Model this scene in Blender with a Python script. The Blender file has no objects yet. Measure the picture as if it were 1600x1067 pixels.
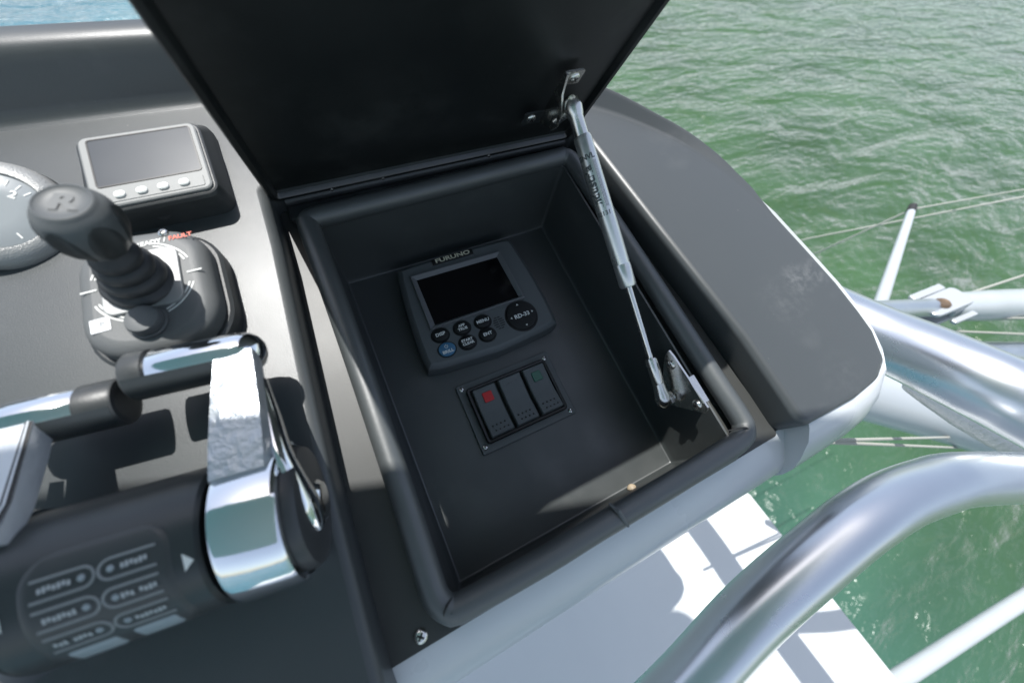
import bpy, bmesh, math, random
from mathutils import Matrix, Vector
random.seed(4)
R = math.radians
C = bpy.context.scene.collection
sc = bpy.context.scene

# ---------------------------------------------------------------- frames
# Dash frame: x right, y away from the helmsman, z normal to the dash, origin at the
# back left corner of the locker floor.  The dash leans 15 degrees towards the helmsman.
D = Matrix.Rotation(R(15), 4, 'X')

# ---------------------------------------------------------------- camera
cam = bpy.data.cameras.new('camera'); cam_ob = bpy.data.objects.new('camera', cam); C.objects.link(cam_ob)
cam.sensor_width = 36; cam.lens = 13.5; cam.clip_start = .01; cam.clip_end = 20000
right = Vector((0.89123, -0.41885, 0.17398)); down = Vector((-0.3405, -0.8713, -0.3534)); fwd = Vector((0.29961, 0.25572, -0.91915))
rot = Matrix((right, -down, -fwd)).transposed().to_4x4()
cam_ob.matrix_world = D @ Matrix.Translation((0.0128, -0.2286, 0.3768)) @ rot
cam.dof.use_dof = True; cam.dof.focus_distance = .385; cam.dof.aperture_fstop = 4.2; cam.dof.aperture_blades = 7
sc.camera = cam_ob

# ---------------------------------------------------------------- sky and sun
SUN = Vector((-0.088, 0.217, 0.971)).normalized()
w = bpy.data.worlds.new('World'); sc.world = w; w.use_nodes = True
nt = w.node_tree; bg = nt.nodes['Background']
sky = nt.nodes.new('ShaderNodeTexSky'); sky.sky_type = 'NISHITA'; sky.sun_disc = False
sky.sun_elevation = math.asin(SUN.z); sky.sun_rotation = math.atan2(SUN.x, SUN.y)
sky.air_density = 1.1; sky.dust_density = 1.4; sky.ozone_density = 1.0; sky.altitude = 0
hs = nt.nodes.new('ShaderNodeHueSaturation'); hs.inputs['Saturation'].default_value = .7          # thin haze
nt.links.new(sky.outputs[0], hs.inputs['Color']); nt.links.new(hs.outputs[0], bg.inputs[0]); bg.inputs[1].default_value = .15
sl = bpy.data.lights.new('sun', 'SUN'); sl.energy = 4.3; sl.angle = R(.53); sl.color = (1, .985, .955)
so = bpy.data.objects.new('sun', sl); C.objects.link(so)
so.rotation_euler = SUN.to_track_quat('Z', 'Y').to_euler(); so.location = SUN * 6
sc.view_settings.view_transform = 'Standard'; sc.view_settings.look = 'None'
sc.view_settings.exposure = 0.52; sc.view_settings.gamma = 1
sc.render.engine = 'CYCLES'
sc.cycles.max_bounces = 8; sc.cycles.caustics_reflective = False; sc.cycles.caustics_refractive = False
sc.cycles.sample_clamp_indirect = 4

# ---------------------------------------------------------------- materials
MATS = {}
def mat(name, col, rough=.5, metal=0, spec=.5, bump=None, bscale=200, bstr=.1, dust=0, rvar=0, rscale=6, cvar=0, cscale=8,
        coat=0, aniso=0, dust_scale=160, bdist=.001, ior=None, emis=None, estr=0, scuffs=()):
    m = bpy.data.materials.new(name); m.use_nodes = True; t = m.node_tree; L = t.links
    b = t.nodes['Principled BSDF']
    b.inputs['Base Color'].default_value = (*col, 1); b.inputs['Roughness'].default_value = rough
    b.inputs['Metallic'].default_value = metal; b.inputs['Specular IOR Level'].default_value = spec
    if ior: b.inputs['IOR'].default_value = ior
    if coat: b.inputs['Coat Weight'].default_value = coat; b.inputs['Coat Roughness'].default_value = .08
    if emis: b.inputs['Emission Color'].default_value = (*emis, 1); b.inputs['Emission Strength'].default_value = estr
    tc = t.nodes.new('ShaderNodeTexCoord')
    def noise(scale, detail=3, rgh=.55):
        n = t.nodes.new('ShaderNodeTexNoise'); n.inputs['Scale'].default_value = scale
        n.inputs['Detail'].default_value = detail; n.inputs['Roughness'].default_value = rgh
        L.new(tc.outputs['Object'], n.inputs['Vector']); return n
    def mapr(src, a, b_, c, d):
        n = t.nodes.new('ShaderNodeMapRange'); L.new(src, n.inputs[0])
        for i, v in enumerate((a, b_, c, d)): n.inputs[i + 1].default_value = v
        return n.outputs[0]
    colour = None
    if cvar:
        n = noise(cscale, 5); mx = t.nodes.new('ShaderNodeMix'); mx.data_type = 'RGBA'
        mx.inputs[6].default_value = (*[c * (1 - cvar) for c in col], 1); mx.inputs[7].default_value = (*[min(1, c * (1 + cvar)) for c in col], 1)
        L.new(mapr(n.outputs[0], .3, .7, 0, 1), mx.inputs[0]); colour = mx.outputs[2]
    if dust:
        v = t.nodes.new('ShaderNodeTexVoronoi'); v.inputs['Scale'].default_value = dust_scale; v.inputs['Randomness'].default_value = 1
        L.new(tc.outputs['Object'], v.inputs['Vector'])
        spot = mapr(v.outputs['Distance'], .05, .11, 1, 0)
        sep = t.nodes.new('ShaderNodeSeparateColor'); L.new(v.outputs['Color'], sep.inputs[0])
        keep = mapr(sep.outputs[0], .90, .97, 0, 1)
        patch = mapr(noise(9, 4).outputs[0], .5, .72, .1, 1)
        m1 = t.nodes.new('ShaderNodeMath'); m1.operation = 'MULTIPLY'; L.new(spot, m1.inputs[0]); L.new(keep, m1.inputs[1])
        m2 = t.nodes.new('ShaderNodeMath'); m2.operation = 'MULTIPLY'; L.new(m1.outputs[0], m2.inputs[0]); L.new(patch, m2.inputs[1])
        film = mapr(noise(14, 6, .65).outputs[0], .56, .8, 0, .07)
        m3 = t.nodes.new('ShaderNodeMath'); m3.operation = 'MULTIPLY_ADD'; L.new(m2.outputs[0], m3.inputs[0]); m3.inputs[1].default_value = dust; L.new(film, m3.inputs[2])
        fac = m3.outputs[0]
        for (px_, py_), rad, amt in scuffs:
            ds = t.nodes.new('ShaderNodeVectorMath'); ds.operation = 'DISTANCE'; L.new(tc.outputs['Object'], ds.inputs[0]); ds.inputs[1].default_value = (px_ - .1, py_ + .1, .31)
            near = mapr(ds.outputs['Value'], rad * .2, rad, 1, 0); grit = mapr(noise(110, 8, .75).outputs[0], .45, .68, 0, amt)
            mm = t.nodes.new('ShaderNodeMath'); mm.operation = 'MULTIPLY_ADD'; L.new(near, mm.inputs[0]); L.new(grit, mm.inputs[1]); L.new(fac, mm.inputs[2]); fac = mm.outputs[0]
        mx = t.nodes.new('ShaderNodeMix'); mx.data_type = 'RGBA'
        if colour: L.new(colour, mx.inputs[6])
        else: mx.inputs[6].default_value = (*col, 1)
        mx.inputs[7].default_value = (.42, .42, .41, 1); L.new(fac, mx.inputs[0]); colour = mx.outputs[2]
    if colour: L.new(colour, b.inputs['Base Color'])
    if rvar:
        L.new(mapr(noise(rscale, 5).outputs[0], .3, .7, max(.02, rough - rvar), rough + rvar), b.inputs['Roughness'])
    if bump:
        n = noise(bscale, 2 if bump == 'fine' else 5); bp = t.nodes.new('ShaderNodeBump')
        bp.inputs['Strength'].default_value = bstr; bp.inputs['Distance'].default_value = bdist
        L.new(n.outputs[0], bp.inputs['Height']); L.new(bp.outputs[0], b.inputs['Normal'])
    MATS[name] = m
    return m

mat('dash', (.056, .062, .064), .36, spec=.55, bump='fine', bscale=1300, bstr=.3, bdist=.0003, dust=.5, rvar=.05, dust_scale=150, scuffs=(((.384, -.197), .020, .20), ((.408, -.198), .018, .22), ((.355, -.21), .035, .07), ((.36, -.29), .03, .05)))
mat('lid', (.009, .0108, .011), .40, spec=.75, bump='fine', bscale=700, bstr=.15, bdist=.0003, rvar=.12, rscale=9, dust=.2, dust_scale=90)
mat('liner', (.040, .046, .046), .46, spec=.9, bump='fine', bscale=800, bstr=.2, bdist=.0003, rvar=.08, rscale=20, dust=.25, dust_scale=120)
mat('flange', (.05, .052, .050), .42, spec=.42, bump='fine', bscale=1200, bstr=.12, bdist=.0003, rvar=.05)
mat('rubber', (.058, .065, .066), .48, spec=1.0, bump='fine', bscale=400, bstr=.15, bdist=.0005, rvar=.06, rscale=30)
mat('gelcoat', (.58, .605, .62), .28, coat=.3, rvar=.05, cvar=.03, cscale=5)
mat('deck_paint', (.60, .615, .61), .5, bump='fine', bscale=350, bstr=.1, cvar=.03, cscale=3)
mat('roof_white', (.75, .75, .74), .5)
mat('aluminium', (.72, .735, .75), .29, metal=1, rvar=.03, rscale=12, cvar=.03, cscale=20)
mat('aluminium_dull', (.66, .68, .70), .36, metal=1, rvar=.08, rscale=15, cvar=.06, cscale=12)
mat('weld', (.45, .46, .47), .45, metal=1, bump='rough', bscale=160, bstr=.8, bdist=.003)
mat('painted_tube', (.42, .45, .47), .3, coat=.4, cvar=.03)
mat('film_sky_reflect', (.62, .64, .66), .35, metal=.3, bump='rough', bscale=40, bstr=.6, bdist=.004)  # left arm's chrome film, with the white sky it reflects painted into the colour
mat('chrome', (.86, .87, .88), .08, metal=1, bump='rough', bscale=22, bstr=.12, bdist=.002, rvar=.04, rscale=40)
mat('chrome_film', (.50, .53, .56), .34, metal=.6, bump='rough', bscale=40, bstr=.7, bdist=.005, rvar=.1, rscale=60, cvar=.12, cscale=30)
mat('steel', (.74, .72, .68), .24, metal=1, rvar=.08, rscale=90, bump='fine', bscale=300, bstr=.05)
mat('strut_tube', (.72, .72, .69), .3, metal=.85, rvar=.05, rscale=40)
mat('strut_label', (.68, .69, .68), .45)
mat('print_dark', (.10, .11, .11), .6)
mat('black_plastic', (.034, .037, .038), .42, bump='fine', bscale=700, bstr=.25, bdist=.0003, dust=.15)
mat('soft_black', (.030, .035, .036), .36, bump='fine', bscale=500, bstr=.12, bdist=.0003, rvar=.05, rscale=30)
mat('key_panel', (.042, .046, .047), .42)
mat('hub_grey', (.05, .052, .055), .38)
mat('unit_grey', (.090, .100, .102), .48, bump='fine', bscale=900, bstr=.25, bdist=.0002)
mat('unit_rim', (.12, .125, .13), .45)
mat('screen', (.002, .002, .003), .12, spec=.35)
mat('hood_black', (.006, .006, .006), .4)
mat('key_black', (.008, .009, .009), .5, spec=.3)
mat('key_blue', (.05, .16, .27), .42)
mat('print_white', (.72, .73, .70), .55)
mat('print_yellowish', (.55, .53, .40), .5)
mat('print_red', (.75, .18, .12), .6)
mat('sticker', (.78, .79, .80), .5)
mat('bezel_grey', (.21, .215, .21), .5, bump='fine', bscale=900, bstr=.2, bdist=.0003)
mat('display_screen', (.030, .037, .046), .3, spec=.4, rvar=.04)
mat('gauge_bezel', (.36, .36, .35), .38, metal=.3, bump='fine', bscale=1100, bstr=.8, bdist=.0006)
mat('gauge_dial', (.28, .30, .31), .22, coat=.8)
mat('joy_top', (.115, .12, .12), .5, bump='fine', bscale=1000, bstr=.3, bdist=.0003, cvar=.08)
mat('joy_plate', (.33, .335, .33), .4, metal=.4)
mat('knob', (.10, .106, .108), .5, bump='fine', bscale=600, bstr=.1, bdist=.0003)
mat('knob_grip', (.026, .030, .031), .6)
mat('boot', (.028, .03, .032), .55, rvar=.06, rscale=60)
mat('red_lens', (.55, .01, .015), .3, emis=None)
mat('green_lens', (.005, .10, .06), .3)
mat('pale_key', (.30, .345, .37), .4)
mat('pill_line', (.24, .255, .26), .5)
mat('print_grey', (.42, .44, .45), .5)
mat('rope', (.36, .36, .32), .7)
mat('tip_black', (.02, .02, .02), .6)
mat('fitting_white', (.46, .48, .49), .3, metal=.3)
mat('sealant', (.42, .34, .24), .5)
mat('bolt_brown', (.16, .11, .07), .4, metal=.5)

def water_mat():
    m = bpy.data.materials.new('water'); m.use_nodes = True; t = m.node_tree; L = t.links
    t.nodes.remove(t.nodes['Principled BSDF']); out = t.nodes['Material Output']
    df = t.nodes.new('ShaderNodeBsdfDiffuse'); gl = t.nodes.new('ShaderNodeBsdfGlossy'); gl.inputs['Roughness'].default_value = .24; gl.inputs['Color'].default_value = (1, 1, 1, 1)
    fr = t.nodes.new('ShaderNodeFresnel'); fr.inputs['IOR'].default_value = 1.38; mixs = t.nodes.new('ShaderNodeMixShader')
    L.new(fr.outputs[0], mixs.inputs[0]); L.new(df.outputs[0], mixs.inputs[1]); L.new(gl.outputs[0], mixs.inputs[2]); L.new(mixs.outputs[0], out.inputs['Surface'])
    g = t.nodes.new('ShaderNodeNewGeometry')
    def mapped(sx, sy, rz):
        mp = t.nodes.new('ShaderNodeMapping'); mp.inputs['Rotation'].default_value = (0, 0, R(rz)); mp.inputs['Scale'].default_value = (sx, sy, 0)
        L.new(g.outputs['Position'], mp.inputs['Vector']); return mp.outputs[0]
    def noise(v, s, d, r=.5, dist=0):
        n = t.nodes.new('ShaderNodeTexNoise'); n.inputs['Scale'].default_value = s; n.inputs['Detail'].default_value = d
        n.inputs['Roughness'].default_value = r; n.inputs['Distortion'].default_value = dist; L.new(v, n.inputs['Vector']); return n.outputs[0]
    # body colour: green, turning blue to port where reflected blue sky is put into it
    sep = t.nodes.new('ShaderNodeSeparateXYZ'); L.new(g.outputs['Position'], sep.inputs[0])
    mr = t.nodes.new('ShaderNodeMapRange'); mr.interpolation_type = 'SMOOTHSTEP'; L.new(sep.outputs[0], mr.inputs[0])
    mr.inputs[1].default_value = -8; mr.inputs[2].default_value = 10; mr.inputs[3].default_value = 0; mr.inputs[4].default_value = 1
    mx = t.nodes.new('ShaderNodeMix'); mx.data_type = 'RGBA'; L.new(mr.outputs[0], mx.inputs[0])
    mx.inputs[6].default_value = (.032, .118, .155, 1); mx.inputs[7].default_value = (.038, .083, .033, 1)
    pn = noise(mapped(.25, .4, 20), 1, 4)
    mr2 = t.nodes.new('ShaderNodeMapRange'); L.new(pn, mr2.inputs[0]); mr2.inputs[1].default_value = .3; mr2.inputs[2].default_value = .7
    mr2.inputs[3].default_value = .75; mr2.inputs[4].default_value = 1.2
    hv = t.nodes.new('ShaderNodeHueSaturation'); L.new(mx.outputs[2], hv.inputs['Color']); L.new(mr2.outputs[0], hv.inputs['Value'])
    L.new(hv.outputs[0], df.inputs['Color'])
    a = noise(mapped(.42, 1.0, -10), .85, 3, .5, .5)
    c = noise(mapped(.6, 1.4, -24), 2.8, 4, .55, .3)
    ad = t.nodes.new('ShaderNodeMath'); ad.operation = 'MULTIPLY_ADD'; L.new(c, ad.inputs[0]); ad.inputs[1].default_value = .22; L.new(a, ad.inputs[2])
    bp = t.nodes.new('ShaderNodeBump'); bp.inputs['Strength'].default_value = 1; bp.inputs['Distance'].default_value = .75
    L.new(ad.outputs[0], bp.inputs['Height']); L.new(bp.outputs[0], gl.inputs['Normal']); L.new(bp.outputs[0], fr.inputs['Normal'])
    MATS['water'] = m
water_mat()

# ---------------------------------------------------------------- mesh helpers
class MB:
    def __init__(s, M=None): s.v = []; s.f = []; s.flat = []; s.M = M or Matrix.Identity(4)
    def add(s, vs, fs, M=None):
        n = len(s.v); T = s.M @ M if M else s.M
        s.v += [T @ Vector(p) for p in vs]; s.f += [[i + n for i in f] for f in fs]
    def loft(s, rings, M=None, cap0=True, cap1=True, closed=False):
        n = len(rings[0]); vs = [p for r in rings for p in r]; fs = []
        m = len(rings)
        for k in range(m if closed else m - 1):
            a = k * n; b = ((k + 1) % m) * n
            for i in range(n): j = (i + 1) % n; fs.append([a + i, a + j, b + j, b + i])
        nf = len(s.f)
        if cap0 and not closed: s.flat.append(nf + len(fs)); fs.append(list(range(n))[::-1])
        if cap1 and not closed: s.flat.append(nf + len(fs)); fs.append([(m - 1) * n + i for i in range(n)])
        s.add(vs, fs, M); return s
    def prism(s, ol, z0, z1, bev=0, seg=3, bot=0, M=None):
        rings = []
        if bot: rings.append([(x, y, z0) for x, y in inset(ol, bot)]); rings.append([(x, y, z0 + bot) for x, y in ol])
        else: rings.append([(x, y, z0) for x, y in ol])
        if bev:
            for k in range(seg + 1):
                a = k / seg * math.pi / 2
                o = inset(ol, bev * (1 - math.cos(a))) if k else ol
                rings.append([(x, y, z1 - bev + bev * math.sin(a)) for x, y in o])
        else: rings.append([(x, y, z1) for x, y in ol])
        return s.loft(rings, M)
    def box(s, cx, cy, z0, z1, wx, wy, r=0, bev=0, seg=2, M=None, bot=0):
        ol = [(x + cx, y + cy) for x, y in rrect(wx, wy, r)]
        return s.prism(ol, z0, z1, bev, seg, bot, M)
    def lathe(s, prof, M=None, n=40, cap0=True, cap1=True):
        rings = [[(r * math.cos(2 * math.pi * i / n), r * math.sin(2 * math.pi * i / n), z) for i in range(n)] for r, z in prof]
        return s.loft(rings, M, cap0, cap1)
    def tube(s, path, rad, n=16, M=None, caps=True, sub=0, closed=False, squash=None, up=None):
        P = [Vector(p) for p in path]
        rr = rad if isinstance(rad, (list, tuple)) else [rad] * len(P)
        if sub: P, rr = smooth_path(P, rr, sub, closed)
        rings = []; N = None
        for i, p in enumerate(P):
            if closed: t = (P[(i + 1) % len(P)] - P[i - 1])
            else: t = (P[min(i + 1, len(P) - 1)] - P[max(i - 1, 0)])
            t.normalize()
            if up is not None: N = (Vector(up) - t * t.dot(Vector(up))).normalized()
            elif N is None: N = t.orthogonal().normalized()
            else: N = (N - t * t.dot(N)).normalized()
            Bn = t.cross(N); a, b = (rr[i], rr[i]) if squash is None else (rr[i] * squash[0], rr[i] * squash[1])
            rings.append([p + N * (a * math.cos(2 * math.pi * k / n)) + Bn * (b * math.sin(2 * math.pi * k / n)) for k in range(n)])
        return s.loft(rings, M, caps, caps, closed)
    def build(s, name, material, parent=None, smooth=38, base=None, world=False):
        me = bpy.data.meshes.new(name)
        B = Vector(base) if base is not None else Vector((0, 0, 0))
        if parent is not None and parent.get('_b') is not None: B = Vector(parent['_b'])
        me.from_pydata([v - B for v in s.v], [], s.f); me.update()
        bm = bmesh.new(); bm.from_mesh(me); bmesh.ops.recalc_face_normals(bm, faces=bm.faces); bm.to_mesh(me); bm.free()
        if smooth:
            for p in me.polygons: p.use_smooth = True
            me.set_sharp_from_angle(angle=R(smooth))
            for i in s.flat: me.polygons[i].use_smooth = False
        o = bpy.data.objects.new(name, me); C.objects.link(o); me.materials.append(MATS[material])
        if parent is not None: o.parent = parent; BASE[o.name] = B
        else: o.matrix_world = (Matrix.Identity(4) if world else D) @ Matrix.Translation(B)
        o['_b'] = list(B)
        return o
BASE = {}
def smooth_path(P, rr, sub, closed=False):
    out = []; ro = []; n = len(P)
    for i in range(n if closed else n - 1):
        g = lambda k: P[k % n] if closed else P[max(0, min(n - 1, k))]
        p0, p1, p2, p3 = g(i - 1), g(i), g(i + 1), g(i + 2)
        for k in range(sub):
            t = k / sub
            out.append(.5 * ((2 * p1) + (p2 - p0) * t + (2 * p0 - 5 * p1 + 4 * p2 - p3) * t * t + (3 * p1 - p0 - 3 * p2 + p3) * t ** 3))
            ro.append(rr[i] * (1 - t) + rr[(i + 1) % n] * t)
    if not closed: out.append(P[-1]); ro.append(rr[-1])
    return out, ro
def rrect(wx, wy, r, seg=6):
    if r <= 0: return [(-wx / 2, -wy / 2), (wx / 2, -wy / 2), (wx / 2, wy / 2), (-wx / 2, wy / 2)]
    o = []
    for cx, cy, a0 in ((wx / 2 - r, -wy / 2 + r, -90), (wx / 2 - r, wy / 2 - r, 0), (-wx / 2 + r, wy / 2 - r, 90), (-wx / 2 + r, -wy / 2 + r, 180)):
        for k in range(seg + 1):
            a = R(a0 + 90 * k / seg); o.append((cx + r * math.cos(a), cy + r * math.sin(a)))
    return o
def inset(ol, d):                                   # CCW outline, d > 0 goes inwards
    n = len(ol); out = []
    ds = d if isinstance(d, (list, tuple)) else [d] * n
    for i in range(n):
        p = Vector(ol[i]); a = Vector(ol[i - 1]); b = Vector(ol[(i + 1) % n])
        e1 = (p - a).normalized(); e2 = (b - p).normalized()
        n1 = Vector((-e1.y, e1.x)); n2 = Vector((-e2.y, e2.x)); m = n1 + n2
        if m.length < 1e-6: m = n1
        m.normalize(); k = 1 / max(.5, m.dot(n1))
        q = p + m * (ds[i] * k); out.append((q.x, q.y))
    return out
def fillet_poly(pts, seg=6):                        # pts: (x, y, radius)
    out = []; n = len(pts)
    for i in range(n):
        p = Vector(pts[i][:2]); r = pts[i][2]
        if r <= 0: out.append(tuple(p)); continue
        a = (Vector(pts[i - 1][:2]) - p).normalized(); b = (Vector(pts[(i + 1) % n][:2]) - p).normalized()
        ang = a.angle(b); t = r / math.tan(ang / 2)
        c = p + (a + b).normalized() * (r / math.sin(ang / 2))
        s = p + a * t - c; e = p + b * t - c
        a0 = math.atan2(s.y, s.x); a1 = math.atan2(e.y, e.x); da = (a1 - a0 + math.pi) % (2 * math.pi) - math.pi
        for k in range(seg + 1): out.append((c.x + r * math.cos(a0 + da * k / seg), c.y + r * math.sin(a0 + da * k / seg)))
    return out
def thing(name, label, cat, base=(0, 0, 0), group=None, world=False):
    o = bpy.data.objects.new(name, None); C.objects.link(o); o.empty_display_size = .02
    o.matrix_world = (Matrix.Identity(4) if world else D) @ Matrix.Translation(base)
    o['_b'] = list(base); tag(o, label, cat, group); return o
def tag(o, label, cat, group=None, kind=None):
    if label: o['label'] = label
    if cat: o['category'] = cat
    if group: o['group'] = group
    if kind: o['kind'] = kind
    return o
def text_mesh(txt, size, M, ext=.0002, bold=0, align='CENTER', sx=1):
    cu = bpy.data.curves.new('lettering', 'FONT'); cu.body = txt; cu.size = size; cu.extrude = ext; cu.offset = bold
    cu.align_x = align; cu.align_y = 'CENTER'; cu.resolution_u = 3
    ob = bpy.data.objects.new('lettering', cu); C.objects.link(ob)
    dg = bpy.context.evaluated_depsgraph_get(); me = ob.evaluated_get(dg).to_mesh()
    mb = MB(); mb.add([Vector((v.co.x * sx, v.co.y, v.co.z)) for v in me.vertices], [list(p.vertices) for p in me.polygons], M)
    ob.evaluated_get(dg).to_mesh_clear(); bpy.data.objects.remove(ob); bpy.data.curves.remove(cu)
    return mb
T = Matrix.Translation
def frame(o, x, z):                                 # matrix with given x and z axes
    z = Vector(z).normalized(); x = Vector(x); x = (x - z * z.dot(x)).normalized(); y = z.cross(x)
    m = Matrix((x, y, z)).transposed().to_4x4(); m.translation = Vector(o); return m
def screw_into(parent, P, nrm, r=.004, mat_='steel', name='screw', slot=True):
    M = frame(P, (1, .3, .2), nrm)
    mb = MB(); mb.lathe([(r, -.001), (r, .0003), (r * .9, r * .25), (r * .6, r * .42), (r * .2, r * .46)], M, 18)
    o = mb.build(name, mat_, parent)
    if slot:
        mb = MB(); 
        for a in (30, 120): mb.box(0, 0, r * .36, r * .49, r * 1.1, r * .25, 0, M=M @ Matrix.Rotation(R(a), 4, 'Z'))
        mb.build('drive_recess', 'tip_black', o)
    return o

# ================================================================= SETTING
mb = MB(); mb.add([(-6000, -6000, -5.6), (6000, -6000, -5.6), (6000, 6000, -5.6), (-6000, 6000, -5.6)], [[0, 1, 2, 3]])
o = mb.build('water', 'water', smooth=0, world=True); tag(o, 'green sea water with small wind ripples', 'water', kind='structure')

# platform below the helm (world frame)
mb = MB(); ol = fillet_poly([(-1.1, -2.1, .02), (.87, -2.1, .02), (.87, -.41, .022), (-1.1, -.41, .02)])
mb.prism(ol, -.97, -.9, .006, 3)
o = mb.build('platform_deck', 'deck_paint', base=(0, -1.2, -.97), world=True)
tag(o, 'white painted platform deck below the console beside green water', 'deck')
# sun top above the helmsman, out of the picture: its straight edge throws the shade across the near half of the dash
EA = Vector((-.132, -.016)); EB = Vector((.170, -.107)); ed = (EB - EA).normalized()
p0 = EA - ed * 1.1; p1 = EA + ed * .50; bk = Vector((ed.y, -ed.x))
q1 = p1 + bk * 1.5; q0 = p0 + bk * 1.5
mb = MB(); mb.prism(fillet_poly([(*q0, .1), (*q1, .1), (*p1, .07), (*p0, .1)]), .9, .94, .012, 3)
o = mb.build('sun_top', 'roof_white', base=((q0.x + p1.x) / 2, (q0.y + p1.y) / 2, .9), world=True)
tag(o, 'white flat sun top roofing the helm above the picture', 'roof')

# ================================================================= CONSOLE
con = thing('helm_console', 'black topped white helm console with an open locker and raised lid', 'console', (0.1, -.1, -.2))
ZD = .11
# inner line of the raised rim (dash level), with rim height
RIM = [(-.62, .133, .042), (-.40, .132, .042), (-.18, .131, .042), (-.05, .128, .041), (.05, .122, .038), (.13, .111, .033), (.20, .091, .026),
       (.25, .070, .019), (.292, .047, .0145), (.325, .022, .011), (.358, -.012, .0075), (.379, -.044, .004), (.393, -.074, .0012), (.402, -.105, .0004), (.410, -.14, .0002)]
Pr, Hr = smooth_path([Vector((a, b, 0)) for a, b, h in RIM], [h for a, b, h in RIM], 5)
rings = []
outer = []
for i, p in enumerate(Pr):
    t = (Pr[min(i + 1, len(Pr) - 1)] - Pr[max(i - 1, 0)]).normalized(); nrm = Vector((-t.y, t.x, 0)); h = Hr[i]
    kk = h / .042; e_ = min(1, h / .004)
    prof = [(-.004, -.0008), (.0015 * kk, .0006 * kk + .0002), (.0055 * kk, .0028 * kk), (.0088 * kk, .0085 * kk), (.021 * kk, .029 * kk), (.024 * kk, .0335 * kk), (.028 * kk, .037 * kk),
            (.033 * kk, .0388 * kk), (.044 * kk + .001 * e_, .0392 * kk), (.047 * kk + .002 * e_, .037 * kk - .001 * (1 - e_)), (.048 * kk + .003 * e_, .03 * kk - .001), (.048 * kk + .003 * e_ - .002 * (1 - e_), -.012), (-.004, -.012)]
    bl = max(0, min(1, (p.x - .08) / .2)); bl = bl * bl * (3 - 2 * bl)
    W = max(.013 * min(1, .45 + .55 * (h / .004) ** .4), .048 * kk + .002 * e_) * max(.02, min(1, (p.y + .141) / .045)); HH = .039 * kk
    pr = [(-.004, prof[0][1]), (.0, .0004 * e_), (.12 * W, .05 * HH), (.25 * W, .2 * HH), (.72 * W, .80 * HH), (.80 * W, .90 * HH), (.87 * W, .965 * HH), (.92 * W, HH), (.96 * W, HH), (.985 * W, .95 * HH - .0004), (W + .0005 * e_, .75 * HH - .001), (W + .0005 * e_, -.012), (-.004, -.012)]
    prof = [(a_ * (1 - bl) + c_ * bl, b_ * (1 - bl) + d_ * bl) for (a_, b_), (c_, d_) in zip(prof, pr)]
    rings.append([p + nrm * o_ + Vector((0, 0, ZD + z_)) for o_, z_ in prof])
    e = p + nrm * ((.048 * kk + .0015 * e_) * (1 - bl) + (W + .0006) * bl); outer.append((e.x, e.y))
mb = MB(); mb.loft(rings); mb.build('raised_rim', 'dash', con, smooth=50)
tuck = []
for i in range(12, 1, -1):
    p = Vector(RIM[i][:2]); t = (Vector(RIM[i + 1][:2]) - Vector(RIM[i - 1][:2])).normalized(); q = p + Vector((-t.y, t.x)) * (.010 if i < 12 else .0085)
    tuck.append((q.x, q.y))
# dash panel: U round the locker, open at the front
right_edge = [(.4100, -.102), (.4145, -.125), (.421, -.171), (.4265, -.215), (.4275, -.248)]
pan = [(-.62, -.335, .01), (-.051, -.335, .008), (-.044, -.19, 0), (-.0305, -.02, .0), (-.0285, .034, .004), (.2605, .034, .004), (.2665, -.022, 0), (.2755, -.105, 0), (.2895, -.225, 0), (.2915, -.309, .010), (.36, -.3105, .02), (.395, -.307, .02), (.415, -.297, .012), (.4265, -.270, .012)]
pan += [(x, y, 0) for x, y in right_edge[::-1]] + [(*q, 0) for q in tuck] + [(-.62, .142, 0)]
ol = fillet_poly(pan)
mb = MB(); mb.prism(ol, .076, ZD, .0065, 4); mb.build('dash_panel', 'dash', con, smooth=50)

# white shell round and below the dash
sh = [(-.62, -.312), (-.0515, -.312), (-.0505, -.312), (.04, -.3115), (.13, -.3115), (.22, -.3115), (.3020, -.3115), (.3030, -.3125), (.325, -.3125), (.36, -.3125), (.385, -.311), (.402, -.307), (.416, -.2995), (.425, -.286), (.429, -.268), (.4305, -.245), (.4295, -.215), (.424, -.171), (.4175, -.125)]
back = outer[::-1]
sh += [q for q in back if q[1] > -.10] 
def shell_ring(k):
    # (front offset, front drop), (side offset, z)
    fo = [0, .010, .0225, .029, .0325, .034, .033, .02][k]; fz = [.0785, .0755, .0705, .0655, .058, .045, -.05, -.2][k]
    fz2 = [.1025, .098, .085, .075, .063, .045, -.05, -.2][k]
    so_ = [0, .0018, .0032, .0042, .0045, .003, -.010, -.05][k]; sz = [.1045, .1066, .1045, .092, .075, .05, -.05, -.2][k]
    d = []; z = []
    for x, y in sh:
        wf = 1 if y < -.3105 and x < .37 else max(0, min(1, (-.262 - y) / .05)) if y < -.262 and x > .3 else 0
        locker = -.0512 < x < .3025 and y < -.305
        zz = (fz if locker or x < 0 else fz2) * wf + sz * (1 - wf)
        if y > -.1: zz = min(zz, sz)
        d.append(-(fo * wf + so_ * (1 - wf))); z.append(zz)
    o = inset(sh, d)
    return [(a, b, c) for (a, b), c in zip(o, z)]
mb = MB(); r0 = shell_ring(0); ri = [(a, b, z + .0004) for (a, b), (_, _, z) in zip(inset(sh, .0035), r0)]
mb.loft([ri] + [shell_ring(k) for k in range(8)], cap0=False); mb.build('shell', 'gelcoat', con, smooth=50)

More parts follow.
